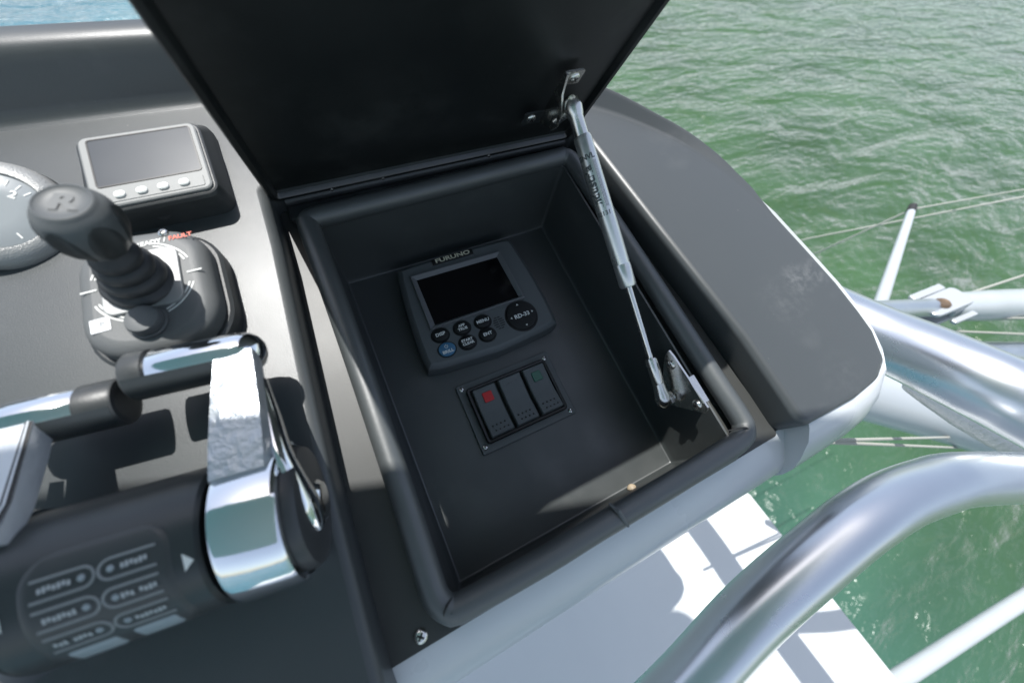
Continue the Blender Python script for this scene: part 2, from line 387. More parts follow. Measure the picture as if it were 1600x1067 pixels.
# flange round the locker opening (sheet with a hole) and liner box
FO = fillet_poly([(-.058, -.3112, .004), (.2935, -.3112, .004), (.2675, .05, .004), (-.040, .05, .004)], 4)
HI = fillet_poly([(-.0055, -.3065, .004), (.2405, -.3065, .004), (.2385, .0075, .004), (-.0055, .0075, .004)], 4)
mb = MB()
mb.loft([[(x, y, .074) for x, y in FO], [(x, y, .0795) for x, y in FO], [(x, y, .0795) for x, y in HI], [(x, y, .074) for x, y in HI]], closed=True)
mb.build('flange', 'flange', con)
H0 = fillet_poly([(.0, -.3055, .003), (.235, -.3055, .003), (.235, .0, .003), (.0, .0, .003)], 4)
def lerp_ol(a, b, t): return [(p[0] * (1 - t) + q[0] * t, p[1] * (1 - t) + q[1] * t) for p, q in zip(a, b)]
rings = [[(x, y, -.004) for x, y in inset(HI, -.004)], [(x, y, .086) for x, y in inset(HI, -.003)], [(x, y, .088) for x, y in inset(HI, -.0015)], [(x, y, .0875) for x, y in HI]]
for z in (.06, .03, .006): rings.append([(x, y, z) for x, y in lerp_ol(H0, HI, z / .0875)])
rings += [[(x, y, .0018) for x, y in inset(H0, .0006)], [(x, y, .0005) for x, y in inset(H0, .0015)], [(x, y, 0) for x, y in inset(H0, .0026)]]
mb = MB(); mb.loft(rings); mb.build('locker_liner', 'liner', con, smooth=30)
# rubber bulb seal
sp = [(-.0092, .004), (-.0092, -.03), (-.0090, -.08), (-.0092, -.14), (-.0100, -.20), (-.0112, -.25), (-.0120, -.275), (-.0118, -.287), (-.0075, -.2955), (.002, -.2985), (.06, -.3), (.1, -.2995), (.16, -.2995), (.22, -.2985), (.248, -.2965), (.2565, -.29), (.2585, -.279), (.257, -.24), (.255, -.16), (.2525, -.08), (.250, -.02), (.2485, .006), (.243, .0145), (.23, .0155), (.12, .0135), (.02, .012), (-.002, .0115), (-.0085, .009)]
mb = MB(); mb.tube([(x, y, .0905) for x, y in sp], .0092, 14, sub=4, closed=True, squash=(1.0, .95), up=(0, 0, 1))
seal = mb.build('rubber_seal', 'rubber', con)
# seam and crease where the ends of the seal meet
mb = MB(); mb.tube([(.118, -.289, .0945), (.1195, -.295, .1002), (.1205, -.301, .1003), (.1225, -.307, .0965)], [.0012, .0019, .0016, .0010], 8); mb.build('seam', 'rubber', seal)
mb = MB(); mb.tube([(-.003, -.290, .0975), (-.0065, -.2915, .1003), (-.010, -.2945, .0995), (-.0115, -.298, .0975)], [.0005, .0007, .0007, .0004], 6); mb.build('seam', 'tip_black', seal)
mb = MB(); mb.tube([(.2365, -.285, .0965), (.243, -.2865, .1003), (.2505, -.289, .0999), (.2565, -.2935, .0968)], [.0005, .0008, .0008, .0004], 6); mb.build('seam', 'tip_black', seal)
screw_into(con, (-.029, -.304, .0797), (0, 0, 1), .0045)
# dab of sealant on the front wall of the locker
mb = MB(); mb.lathe([(.0045, 0), (.004, .0015), (.002, .003), (.0005, .0034)], frame((.178, -.3045, .008), (1, 0, 0), (0, 1, .3)), 14); mb.build('sealant_dab', 'sealant', con)

# lid: slab hinged at the back edge, leaning 17 degrees towards the helmsman
LM = frame((.1140, .033, .1), (1, 0, 0), (0, -math.cos(R(17)), -math.sin(R(17))))     # local x right, local y up along lid?, z = inner normal
u = Vector((0, -math.sin(R(17)), math.cos(R(17)))); nin = Vector((0, -math.cos(R(17)), -math.sin(R(17))))
LM = Matrix((Vector((1, 0, 0)), u, nin)).transposed().to_4x4(); LM.translation = Vector((.1140, .033, .1))
lw, lh = .2865, .338
mb = MB(LM); mb.box(0, lh / 2 - .006, -.020, -.0022, lw, lh, .008, .004, 3, bot=.004)
lid = mb.build('lid', 'lid', con)
# upturned edge of the lid skin
OL = [(x, y + lh / 2 - .006) for x, y in rrect(lw, lh, .008)]; O1 = inset(OL, .0012); O2 = inset(OL, .0042); O3 = inset(OL, .007)
mb = MB(LM); mb.loft([[(x, y, -.006) for x, y in OL], [(x, y, .0016) for x, y in OL], [(x, y, .0026) for x, y in O1], [(x, y, .0022) for x, y in O2], [(x, y, -.0018) for x, y in O3], [(x, y, -.006) for x, y in O3]], closed=True)
mb.build('edge_lip', 'lid', lid)
# hinge strip along the back edge
mb = MB(); mb.box(.116, .028, .0797, .0865, .275, .02, .002, .002); mb.tube([(-.02, .034, .091), (.252, .034, .091)], .0045, 12); mb.build('hinge', 'black_plastic', con)
for x in (.018, .062, .165):
    mb = MB(LM); mb.lathe([(.0016, .001), (.0014, .0032), (.0006, .0037)], T((x - .1140, -.0045, 0)), 10); mb.build('rivet', 'steel', lid)

# gas strut and its two brackets
Bp = Vector((.2245, -.244, .057)); Tp = Vector((.211, -.009, .170)); ax = (Tp - Bp).normalized(); Ls = (Tp - Bp).length
strut = MB(); SM = frame(Bp, (1, 0, 0), ax)
gs = bpy.data.objects.new('gas_strut', None); C.objects.link(gs); gs.parent = con; gs['_b'] = list(con['_b'])
strut.lathe([(.0064, .425 * Ls), (.0073, .43 * Ls), (.0073, .50 * Ls), (.0070, .502 * Ls), (.0070, .505 * Ls), (.0073, .508 * Ls), (.0073, .905 * Ls), (.0066, .915 * Ls), (.0055, .916 * Ls)], SM, 28)
strut.build('cylinder', 'strut_tube', gs)
mb = MB(); mb.lathe([(.0029, .05 * Ls), (.0029, .43 * Ls)], SM, 16); mb.build('rod', 'steel', gs)
mb = MB(); mb.lathe([(.0052, .018), (.0055, .020), (.0055, .042), (.0048, .0435)], SM, 20)
mb.lathe([(.0005, -.0072), (.004, -.006), (.0068, -.002), (.0072, .002), (.0066, .006), (.0058, .010), (.0052, .0185)], SM, 20); mb.build('rod_end', 'steel', gs)
mb = MB(); mb.lathe([(.0058, .913 * Ls), (.0058, .97 * Ls), (.0064, .975 * Ls), (.0074, 1.0 * Ls), (.0066, 1.02 * Ls), (.004, 1.033 * Ls), (.0008, 1.038 * Ls)], SM, 20); mb.build('cylinder_end', 'steel', gs)
# printed label, wrapped on the cylinder side that faces up towards the camera
fn = (Vector((.0128, -.2286, .3768)) - (Bp + Tp) / 2); fn = (fn - ax * ax.dot(fn)).normalized()
fn = (Matrix.Rotation(R(-14), 3, ax) @ fn); side = ax.cross(fn)
def on_cyl(s_, ang, r=.0084): return Bp + ax * (s_ * Ls) + (fn * math.cos(ang) + side * math.sin(ang)) * r
def wrap_text(txt, size, s0, ang0, along=True, parent=gs, mat_='print_dark', bold=0):
    m = text_mesh(txt, size, Matrix.Identity(4), 0, bold)
    vs = []
    for v in m.v:
        if along: s_, a_ = v.x, v.y
        else: s_, a_ = v.y, -v.x
        vs.append(Bp + ax * (s0 * Ls + s_) + (fn * math.cos(ang0 - a_ / .0073) + side * math.sin(ang0 - a_ / .0073)) * .0075)
    m.v = vs; return m.build('lettering', mat_, parent, smooth=0)
wrap_text('Industrial', .0098, .762, R(-12), bold=.0004)
wrap_text('GNVL', .0056, .848, R(-4), along=False, bold=.0002)
wrap_text('02131', .0050, .672, R(2), along=False, bold=.0001)
for a_ in (34, 42, 50, -56, -64):
    mb = MB()
    vs = []; 
    for s_ in (.69, .835):
        for da in (-.9, .9): vs.append(on_cyl(s_, R(a_ + da), .0075))
    mb.add(vs, [[0, 1, 3, 2]]); mb.build('print_line', 'print_dark', gs, smooth=0)

# lower bracket on the right wall of the locker
br = MB(); X = .2335
poly = [(-.207, .088), (-.213, .0895), (-.263, .0935), (-.267, .088), (-.250, .048), (-.243, .044), (-.236, .047), (-.209, .080)]
br.loft([[(X, y, z) for y, z in poly], [(X + .0018, y, z) for y, z in poly]])
br.box(X + .003, -.2465, .0905, .0920, .007, .024, 0)
bk_ = br.build('strut_bracket', 'steel', gs)
for P in ((X - .0003, -.2185, .081), (X - .0003, -.258, .084)): screw_into(bk_, P, (-1, 0, 0), .0045)
mb = MB(); mb.tube([(Bp.x, Bp.y, Bp.z), (X, -.2445, .0625)], [.0035, .0035], 14); mb.lathe([(.0055, 0), (.006, .0015), (.006, .004), (.0055, .0052)], frame((.2275, -.2442, .0595), (0, 0, 1), (1, 0, 0)), 6); mb.build('ball_stud', 'steel', bk_)
# upper bracket on the lid
ub = MB(LM)
def lp(x, s_, o_): return (x - .1140, s_, o_)
strip = [(.219, .096, .0030), (.204, .095, .0030), (.2005, .0935, .0050), (.2025, .083, .010), (.205, .075, .0135), (.203, .062, .016), (.200, .045, .012), (.199, .042, .004)]
ra = [];
top = [lp(x, s_, o_) for x, s_, o_ in strip]
# plate standing on the lid with a foot at each end
pl = [(.098, .0028), (.098, .006), (.084, .011), (.073, .0215), (.063, .0235), (.054, .021), (.042, .006), (.042, .0028)]
ub.loft([[lp(.2015, s_, o_) for s_, o_ in pl], [lp(.2032, s_, o_) for s_, o_ in pl]])
ub.box(.2105 - .1140, .0915, .0027, .0042, .017, .014, .002)
ubo = ub.build('lid_bracket', 'steel', lid)
fb = MB(LM); fb.box(.193 - .1140, .048, .0027, .0042, .019, .014, .002); fb.build('bracket_foot', 'black_plastic', ubo)
for x, s_ in ((.212, .0915), (.191, .048)): screw_into(ubo, LM @ Vector(lp(x, s_, .0042)), nin, .0045)
mb = MB(); mb.tube([Tp + Vector((.001, 0, 0)), LM @ Vector(lp(.2025, .062, .018))], .0035, 12); mb.build('ball_stud', 'steel', ubo)

# ================================================================= NAVIGATION DISPLAY (in the locker)
nav = thing('navigation_display', 'dark grey marine data display with round keys mounted in the locker', 'display', (.114, -.07, 0))
bo = []
def nav_outline(d=0):
    L_ = [(.0415, -.1265), (.0400, -.118), (.0405, -.095), (.0430, -.060), (.0470, -.028), (.0500, -.0135)]
    Rr = [(.1800, -.0140), (.1825, -.028), (.1855, -.060), (.1870, -.095), (.1862, -.120), (.1845, -.1285)]
    return L_ + [(.060, -.0125), (.115, -.0110), (.170, -.0125)] + Rr + [(.17, -.1310), (.115, -.1345), (.055, -.1300)]
OLn = nav_outline()[::-1]
# make CCW
def area(o): return sum(o[i - 1][0] * o[i][1] - o[i][0] * o[i - 1][1] for i in range(len(o))) / 2
if area(OLn) < 0: OLn = OLn[::-1]
mb = MB(); mb.loft([[(x, y, .0004) for x, y in OLn], [(x, y, .012) for x, y in OLn], [(x, y, .017) for x, y in inset(OLn, .001)], [(x, y, .0205) for x, y in inset(OLn, .0040)], [(x, y, .0215) for x, y in inset(OLn, .0062)]])
body = mb.build('body', 'unit_grey', nav, smooth=25)
# bevelled screen hood, glass below it
so_ = [(.0575, -.0905), (.1625, -.0910), (.1605, -.0290), (.0590, -.0275)]
si_ = [(.0640, -.0862), (.1565, -.0868), (.1545, -.0350), (.0645, -.0338)]
mb = MB(); mb.loft([[(x, y, .0213) for x, y in so_], [(x, y, .0245) for x, y in inset(so_, .0008)], [(x, y, .0248) for x, y in inset(so_, .002)], [(x, y, .0222) for x, y in si_], [(x, y, .0218) for x, y in si_]], cap0=False, cap1=False); mb.build('screen_frame', 'unit_rim', nav, smooth=20)
mb = MB(); mb.loft([[(x, y, .0218) for x, y in inset(si_, -.0006)], [(x, y, .0221) for x, y in inset(si_, -.0006)]]); mb.build('screen_glass', 'screen', nav, smooth=0)
mb = MB(); mb.box(.1095, -.0195, .021, .0228, .046, .0068, .001, .0006); bp_ = mb.build('brand_plate', 'hood_black', nav)
text_mesh('FURUNO', .0066, T((.1095, -.0195, .0230)), .0001, .00018, sx=1.45).build('lettering', 'print_yellowish', bp_, smooth=0)
keys = [(.065, -.0980, 'DISP', 'key_black', None), (.0875, -.0985, 'APP\nTRUE', 'key_black', None), (.1095, -.0995, 'MENU', 'key_black', None), (.0868, -.1145, 'START\nCLEAR', 'key_black', None), (.1085, -.1140, 'ENT', 'key_black', None), (.0655, -.1140, 'BRILL', 'key_blue', 1)]
for x, y, t_, m_, pw in keys:
    mb = MB(); mb.lathe([(.0096, .0205), (.0096, .0214), (.0092, .0219), (.0086, .0219)], T((x, y, 0)) @ Matrix.Diagonal((1, .86, 1, 1)), 28, cap0=False, cap1=False); mb.build('key_ring', 'hood_black', nav)
    mb = MB(); mb.lathe([(.0085, .0205), (.0085, .0225), (.0079, .0234), (.006, .0239), (.002, .0242)], T((x, y, 0)) @ Matrix.Diagonal((1, .84, 1, 1)), 28); k = mb.build('key', m_, nav)
    dy = -.003 if pw else 0
    mm = T((x, y + dy, .0243))
    sz = .0045 if '\n' not in t_ else .0036
    if pw: sz = .0042
    text_mesh(t_, sz, mm, .0002, .00012, sx=1.1).build('lettering', 'print_white', k, smooth=0)
    if pw:
        mb = MB(); pts = [(x + .0016 * math.sin(a), y + .0024 + .0016 * math.cos(a), .0243) for a in [R(40 + 280 * i / 12) for i in range(13)]]
        mb.tube(pts, .00025, 6); mb.tube([(x, y + .0022, .0243), (x, y + .0046, .0243)], .00025, 6); mb.build('power_symbol', 'print_white', k, smooth=0)
x, y = .1500, -.1075
mb = MB(); mb.lathe([(.0178, .0205), (.0178, .0214), (.0172, .022), (.0164, .022)], T((x, y, 0)), 40, cap0=False, cap1=False); mb.build('key_ring', 'hood_black', nav)
mb = MB(); mb.lathe([(.0163, .0205), (.0163, .0228), (.0155, .0237), (.012, .0241), (.005, .0242)], T((x, y, 0)), 40); dk = mb.build('cursor_key', 'key_black', nav)
text_mesh('RD-33', .0060, T((x, y - .0005, .0244)), .0002, .00016, sx=1.08).build('lettering', 'print_white', dk, smooth=0)
for a in range(4):
    mb = MB(); M_ = T((x, y, .0243)) @ Matrix.Rotation(R(90 * a), 4, 'Z')
    mb.add([(.0112, -.0013, 0), (.0131, 0, 0), (.0112, .0013, 0)], [[0, 1, 2]], M_); mb.build('arrow', 'print_white', dk, smooth=0)
for i in range(6):
    y_ = -.0995 - i * .0024; hw = [.003, .005, .0058, .0058, .005, .003][i]
    for s_ in (-1, 1):
        mb = MB(); mb.box(.1248 + s_ * hw * .55, y_ - .001, .0213, .0218, hw * .95, .0010, .0004); mb.build('speaker_slot', 'hood_black', nav)

# ================================================================= SWITCH PANEL
swp = thing('switch_panel', 'black rocker switch panel with a red and a green lens', 'switch panel', (.1125, -.1835, 0))
mb = MB(); mb.box(.1125, -.1835, .0003, .0032, .1035, .071, .0015, .0007); mb.build('plate', 'unit_grey', swp)
mb = MB(); a = rrect(.088, .0565, .004); a = [(x + .112, y - .1835) for x, y in a]
b_ = inset(a, .0028)
mb.loft([[(x, y, .003) for x, y in a], [(x, y, .0088) for x, y in a], [(x, y, .0098) for x, y in inset(a, .0009)], [(x, y, .0095) for x, y in b_], [(x, y, .0034) for x, y in b_]], cap0=False, cap1=True); mb.build('bezel', 'hood_black', swp)
for i, (xc, lens) in enumerate(((.0848, 'red_lens'), (.1122, None), (.1395, 'green_lens'))):
    # rocker: slightly bent top face
    w2, l2 = .0118, .0243
    prof = [(-l2, .0135), (-l2 + .0012, .0147), (-.004, .0117), (.004, .0116), (l2 - .0012, .0133), (l2, .0122)]
    if i == 1: prof = [(-l2, .0125), (-l2 + .0012, .0138), (-.004, .0116), (.004, .0117), (l2 - .0012, .0142), (l2, .0130)]
    yc = -.1835
    mb = MB(); rings = []
    for yy, zz in prof: rings.append([(xc - w2, yc + yy, .0045), (xc + w2, yc + yy, .0045), (xc + w2, yc + yy, zz - .0009), (xc + w2 - .0009, yc + yy, zz), (xc - w2 + .0009, yc + yy, zz), (xc - w2, yc + yy, zz - .0009)])
    mb.loft(rings); rk = mb.build('rocker_switch', 'unit_grey', swp, smooth=20)
    if lens:
        mb = MB(); mb.box(xc + (.0006 if i == 0 else 0), yc + .0132, .0112, .0136, .0098, .0098, .0012, .0005); mb.build('lens', lens, rk)
    # grip dimples: raised pips
    for row, yy in enumerate((-.0145, -.0195)):
        for c_ in range(4):
            mb = MB(); mb.lathe([(.0010, 0), (.0008, .0005), (.0003, .0007)], T((xc - .0068 + c_ * .0042 + row * .0014, yc + yy, .0125 + (.0006 if row == 0 else .0012) + (.0003 if i != 1 else -.0002))), 8); mb.build('grip_pip', 'hood_black', rk)
    if i == 1 or True:
        for row, yy in enumerate((.0210, .0172) if i == 1 else (.0212,)):
            for c_ in range(4):
                mb = MB(); mb.lathe([(.0008, 0), (.0006, .0004), (.0002, .0006)], T((xc - .0062 + c_ * .0042 - row * .001, yc + yy, .0132 if i == 1 else .0127)), 8); mb.build('grip_pip', 'unit_rim', rk)
for x, y in ((.0655, -.1525), (.1585, -.1545), (.1590, -.2150), (.0650, -.2125)): screw_into(swp, (x, y, .0032), (0, 0, 1), .0026)

# ================================================================= ENGINE DISPLAY (left, at the back of the dash)
ed_ = thing('engine_display', 'small engine display with grey bezel and four white buttons at back of dash', 'display', (-.09, .055, ZD))
Bo = [(x - .0935, y + .0585) for x, y in rrect(.086, .082, .010)]
Fo = [(x - .0895, y + .0475) for x, y in rrect(.0705, .0585, .006)]
def z_face(y, z0=.1345): return z0 + (y - .0475) * .08
mb = MB(); mb.loft([[(x, y, ZD - .001) for x, y in Bo], [(x, y, ZD + .004) for x, y in Bo], [(x, y, ZD + .008) for x, y in inset(Bo, .001)], [(x, y, z_face(y) - .003) for x, y in inset(Fo, -.0022)], [(x, y, z_face(y) - .0006) for x, y in inset(Fo, -.0012)], [(x, y, z_face(y)) for x, y in Fo]]); mb.build('housing', 'black_plastic', ed_, smooth=30)
Fi = inset(Fo, .0028)
mb = MB(); mb.loft([[(x, y, z_face(y) - .001) for x, y in inset(Fo, .0010)], [(x, y, z_face(y) + .0016) for x, y in inset(Fo, .0010)], [(x, y, z_face(y) + .0022) for x, y in inset(Fo, .0020)]]); bz = mb.build('bezel', 'bezel_grey', ed_, smooth=25)
Sx = [(x - .0888, y + .0535) for x, y in rrect(.0590, .0370, .0012, 2)]
mb = MB(); mb.loft([[(x, y, z_face(y) + .0018) for x, y in inset(Sx, -.0009)], [(x, y, z_face(y) + .00262) for x, y in inset(Sx, -.0009)], [(x, y, z_face(y) + .00262) for x, y in Sx], [(x, y, z_face(y) + .0018) for x, y in Sx]], closed=True); mb.build('screen_surround', 'hood_black', bz)
mb = MB(); mb.loft([[(x, y, z_face(y) + .0015) for x, y in Sx], [(x, y, z_face(y) + .00235) for x, y in Sx]]); mb.build('screen', 'display_screen', ed_, smooth=0)
mb = MB(); Sb = [(x - .0890, y + .0262) for x, y in rrect(.0600, .0095, .0015, 3)]
mb.loft([[(x, y, z_face(y) + .0018) for x, y in Sb], [(x, y, z_face(y) + .0026) for x, y in inset(Sb, .0004)]]); mb.build('button_strip', 'bezel_grey', ed_, smooth=0)
for k in range(4):
    x = -.1075 + k * .0122; y = .0262
    mb = MB(); ol = [(a + x, b + y) for a, b in rrect(.0062, .0048, .0022, 4)]
    mb.loft([[(a, b, z_face(b) + .0022) for a, b in ol], [(a, b, z_face(b) + .0038) for a, b in ol], [(a, b, z_face(b) + .0044) for a, b in inset(ol, .0008)]]); mb.build('button', 'print_white', ed_)
mb = MB(); mb.lathe([(.0060, 0), (.0055, .0006), (.0048, .0003), (.002, .0003), (.0012, .0009), (.0003, .001)], frame((-.094, .0192, .1215), (1, 0, 0), (0, -1, .15)), 24); mb.build('sensor_port', 'black_plastic', ed_)

# ================================================================= ROUND GAUGE (far left)
gax = Vector((.010, -.015, .040)).normalized(); gc = Vector((-.1815, .047, .109))
gg = thing('round_gauge', 'round gauge in a grey textured bezel at left edge of dash', 'gauge', (-.175, .043, ZD))
GM = frame(gc, (1, .2, 0), gax) @ Matrix.Diagonal((.9, .9, .92, 1))
mb = MB(); mb.lathe([(.041, -.02), (.041, .004), (.0405, .010), (.039, .014), (.0375, .0155)], GM, 56); mb.build('housing', 'black_plastic', gg)
mb = MB(); mb.lathe([(.0392, .012), (.0388, .017), (.0365, .0215), (.032, .0248), (.0285, .0262), (.0272, .0262), (.0268, .0252), (.0262, .024)], GM, 64, cap0=False, cap1=False); mb.build('bezel', 'gauge_bezel', gg)
mb = MB(); mb.lathe([(.0266, .022), (.0266, .0246), (.0258, .0250), (.012, .0253)], GM, 48); gl = mb.build('dial', 'gauge_dial', gg)
for a in (12, 28, 44, -80, -120, 110, 160, 200):
    mb = MB(GM @ Matrix.Rotation(R(a), 4, 'Z')); mb.box(.0215, 0, .0250, .0254, .0045, .0009, 0); mb.build('tick', 'print_white', gl, smooth=0)
gm = GM @ Matrix.Rotation(R(24), 4, 'Z') @ T((.0155, 0, .0254)) @ Matrix.Rotation(R(-70), 4, 'Z')
text_mesh('2', .0075, gm, .0001, .0003).build('numeral', 'print_white', gl, smooth=0)

# ================================================================= JOYSTICK
jo = thing('joystick_control', 'black joystick with faceted round knob and rubber boot on rounded base', 'joystick', (-.102, -.05, ZD))
def jol(d=0):
    o = fillet_poly([(-.1405, -.087, .028), (-.0705, -.0960, .028), (-.0685, -.0095, .024), (-.1365, -.002, .026)], 8); return inset(o, d)
mb = MB(); mb.loft([[(x, y, ZD - .001) for x, y in jol(-.004)], [(x, y, ZD + .012) for x, y in jol(-.004)], [(x, y, ZD + .0135) for x, y in jol(-.002)], [(x, y, ZD + .0135) for x, y in jol(0)]]); mb.build('base_ring', 'black_plastic', jo, smooth=30)
rings = [[(x, y, ZD + .010) for x, y in jol(0)]]
for k in range(6):
    a = k / 5 * math.pi / 2; rings.append([(x, y, ZD + .019 + .009 * math.sin(a)) for x, y in jol(.009 * (1 - math.cos(a)))])
mb = MB(); mb.loft(rings); mb.build('housing', 'joy_top', jo, smooth=50)
zt = ZD + .028
mb = MB(); mb.box(0, 0, 0, .0022, .040, .040, .006, .0006, 2, M=T((-.1035, -.0445, zt)) @ Matrix.Rotation(R(-3), 4, 'Z')); mb.build('cover_plate', 'joy_plate', jo)
jc = Vector((-.1035, -.0445, zt))
for r0 in (.0245, .0265):
    for s_ in range(4):
        a0 = 90 * s_ + 20; pts = [jc + Vector((r0 * math.cos(R(a0 + 50 * i / 10)), r0 * math.sin(R(a0 + 50 * i / 10)), .0003)) for i in range(11)]
        pts = [p + Vector((0, 0, 0)) for p in pts]
        mb = MB(); vs = []; 
        for p in pts:
            d_ = (p - jc); d_.z = 0; d_.normalize(); vs += [p - d_ * .00045, p + d_ * .00045]
        mb.add(vs, [[2 * i, 2 * i + 1, 2 * i + 3, 2 * i + 2] for i in range(10)]); mb.build('ring_mark', 'print_white', jo, smooth=0)
for s_ in (-1, 1):
    mb = MB(); mb.box(-.1035 + s_ * .0268, -.0445 - s_ * .0015, zt + .0001, zt + .0005, .008, .0009, 0); mb.build('axis_mark', 'print_white', jo, smooth=0)
text_mesh('READY / ', .0042, T((-.0865, -.0185, zt + .0003)), .0001, .00015, align='RIGHT', sx=1.05).build('lettering', 'print_white', jo, smooth=0)
text_mesh('FAULT', .0042, T((-.0862, -.0185, zt + .0003)), .0001, .0001, align='LEFT', sx=1.05).build('lettering', 'print_red', jo, smooth=0)
mb = MB(); mb.add([(-.1095, -.0175, zt + .0003), (-.1080, -.0200, zt + .0003), (-.1070, -.0198, zt + .0003)], [[0, 1, 2]]); mb.build('mark', 'print_white', jo, smooth=0)
screw_into(jo, (-.0885, -.0130, zt), (0, 0, 1), .0028)
mb = MB(); mb.lathe([(.0100, -.001), (.0100, .0015), (.0095, .002)], T((-.105, -.0735, zt)), 32); mb.lathe([(.0088, 0), (.0088, .0055), (.0080, .0072), (.005, .0078), (.0015, .0076)], T((-.105, -.0735, zt)), 32); mb.build('push_button', 'knob', jo)
mb = MB(); mb.box(-.1275, -.0665, zt + .00005, zt + .0004, .0095, .0085, .0005); st = mb.build('sticker', 'sticker', jo, smooth=0)
text_mesh('P', .005, T((-.1265, -.0665, zt + .0006)), .0001).build('lettering', 'pill_line', st, smooth=0)
# bellows boot, leaning with the stick
k0 = Vector((-.1045, -.0455, zt + .001)); k1 = Vector((-.0985, -.0425, .186)); ja = (k1 - k0).normalized()
JM = frame(k0, (1, 0, 0), ja)
prof = [(.0185, 0), (.0188, .0018), (.0175, .0032), (.0150, .005), (.0162, .0085), (.0150, .0115), (.0128, .0128), (.0140, .0165), (.0128, .0195), (.0108, .0208), (.0118, .0245), (.0108, .0275), (.0085, .029), (.0075, .034), (.0072, .038)]
mb = MB(); mb.lathe(prof, JM, 40); mb.build('rubber_boot', 'boot', jo, smooth=60)
kl = (k1 - k0).length
kp = [(.0085, -.0185), (.0125, -.0165), (.0160, -.012), (.0188, -.005), (.0198, .002), (.0192, .008), (.0176, .0125), (.0155, .0152), (.0142, .0165), (.0136, .0178), (.0128, .0180), (.0122, .0172), (.006, .0170), (.001, .0170)]
kp = [(a * .82, b * .9) for a, b in kp]
def knob_r(z, a):
    r = kp[-1][0]
    for (ra_, za), (rb_, zb) in zip(kp, kp[1:]):
        if za <= z <= zb and zb > za: r = ra_ + (rb_ - ra_) * (z - za) / (zb - za); break
    c = max(0, math.cos(6 * a)); amp = .0025 * max(0, 1 - ((z + .002) / .0125) ** 2)
    return r - amp * c
n = 96; rings = []
zz_ = [-.01665 + .0015 * i for i in range(20)]
for z in zz_: rings.append([(knob_r(z, 2 * math.pi * i / n) * math.cos(2 * math.pi * i / n), knob_r(z, 2 * math.pi * i / n) * math.sin(2 * math.pi * i / n), z + kl) for i in range(n)])
for r, z in kp[7:]: rings.append([(r * math.cos(2 * math.pi * i / n), r * math.sin(2 * math.pi * i / n), z + kl) for i in range(n)])
mb = MB(); mb.loft(rings, JM); kn = mb.build('knob', 'knob', jo, smooth=60)
# darker grip inserts in the six hollows
for q in range(6):
    vs = []; fs = []; nu, nv = 15, 15
    for i in range(nu):
        for j in range(nv):
            uu = -1 + 2 * i / (nu - 1); vv = -1 + 2 * j / (nv - 1)
            hw = 26 * (1 - abs(vv) ** 2.6) ** .5 * (1 - .12 * vv) if abs(vv) < 1 else 0
            z = -.0022 + vv * .0128; a = R(60 * q + uu * hw)
            rr_ = knob_r(z, a) + .00045 * (1 - max(abs(uu), abs(vv)) ** 8) + .0001
            vs.append((rr_ * math.cos(a), rr_ * math.sin(a), z + kl))
    for i in range(nu - 1):
        for j in range(nv - 1): fs.append([i * nv + j, (i + 1) * nv + j, (i + 1) * nv + j + 1, i * nv + j + 1])
    mb = MB(); mb.add(vs, fs, JM); mb.build('grip_insert', 'knob_grip', kn, smooth=60)
# emblem moulded in the top: a ring and a letter-like mark
text_mesh('R', .013, JM @ T((0, 0, kl + .0154)) @ Matrix.Rotation(R(-15), 4, 'Z'), .0004, .0006, sx=1.2).build('emblem', 'knob', kn, smooth=0)

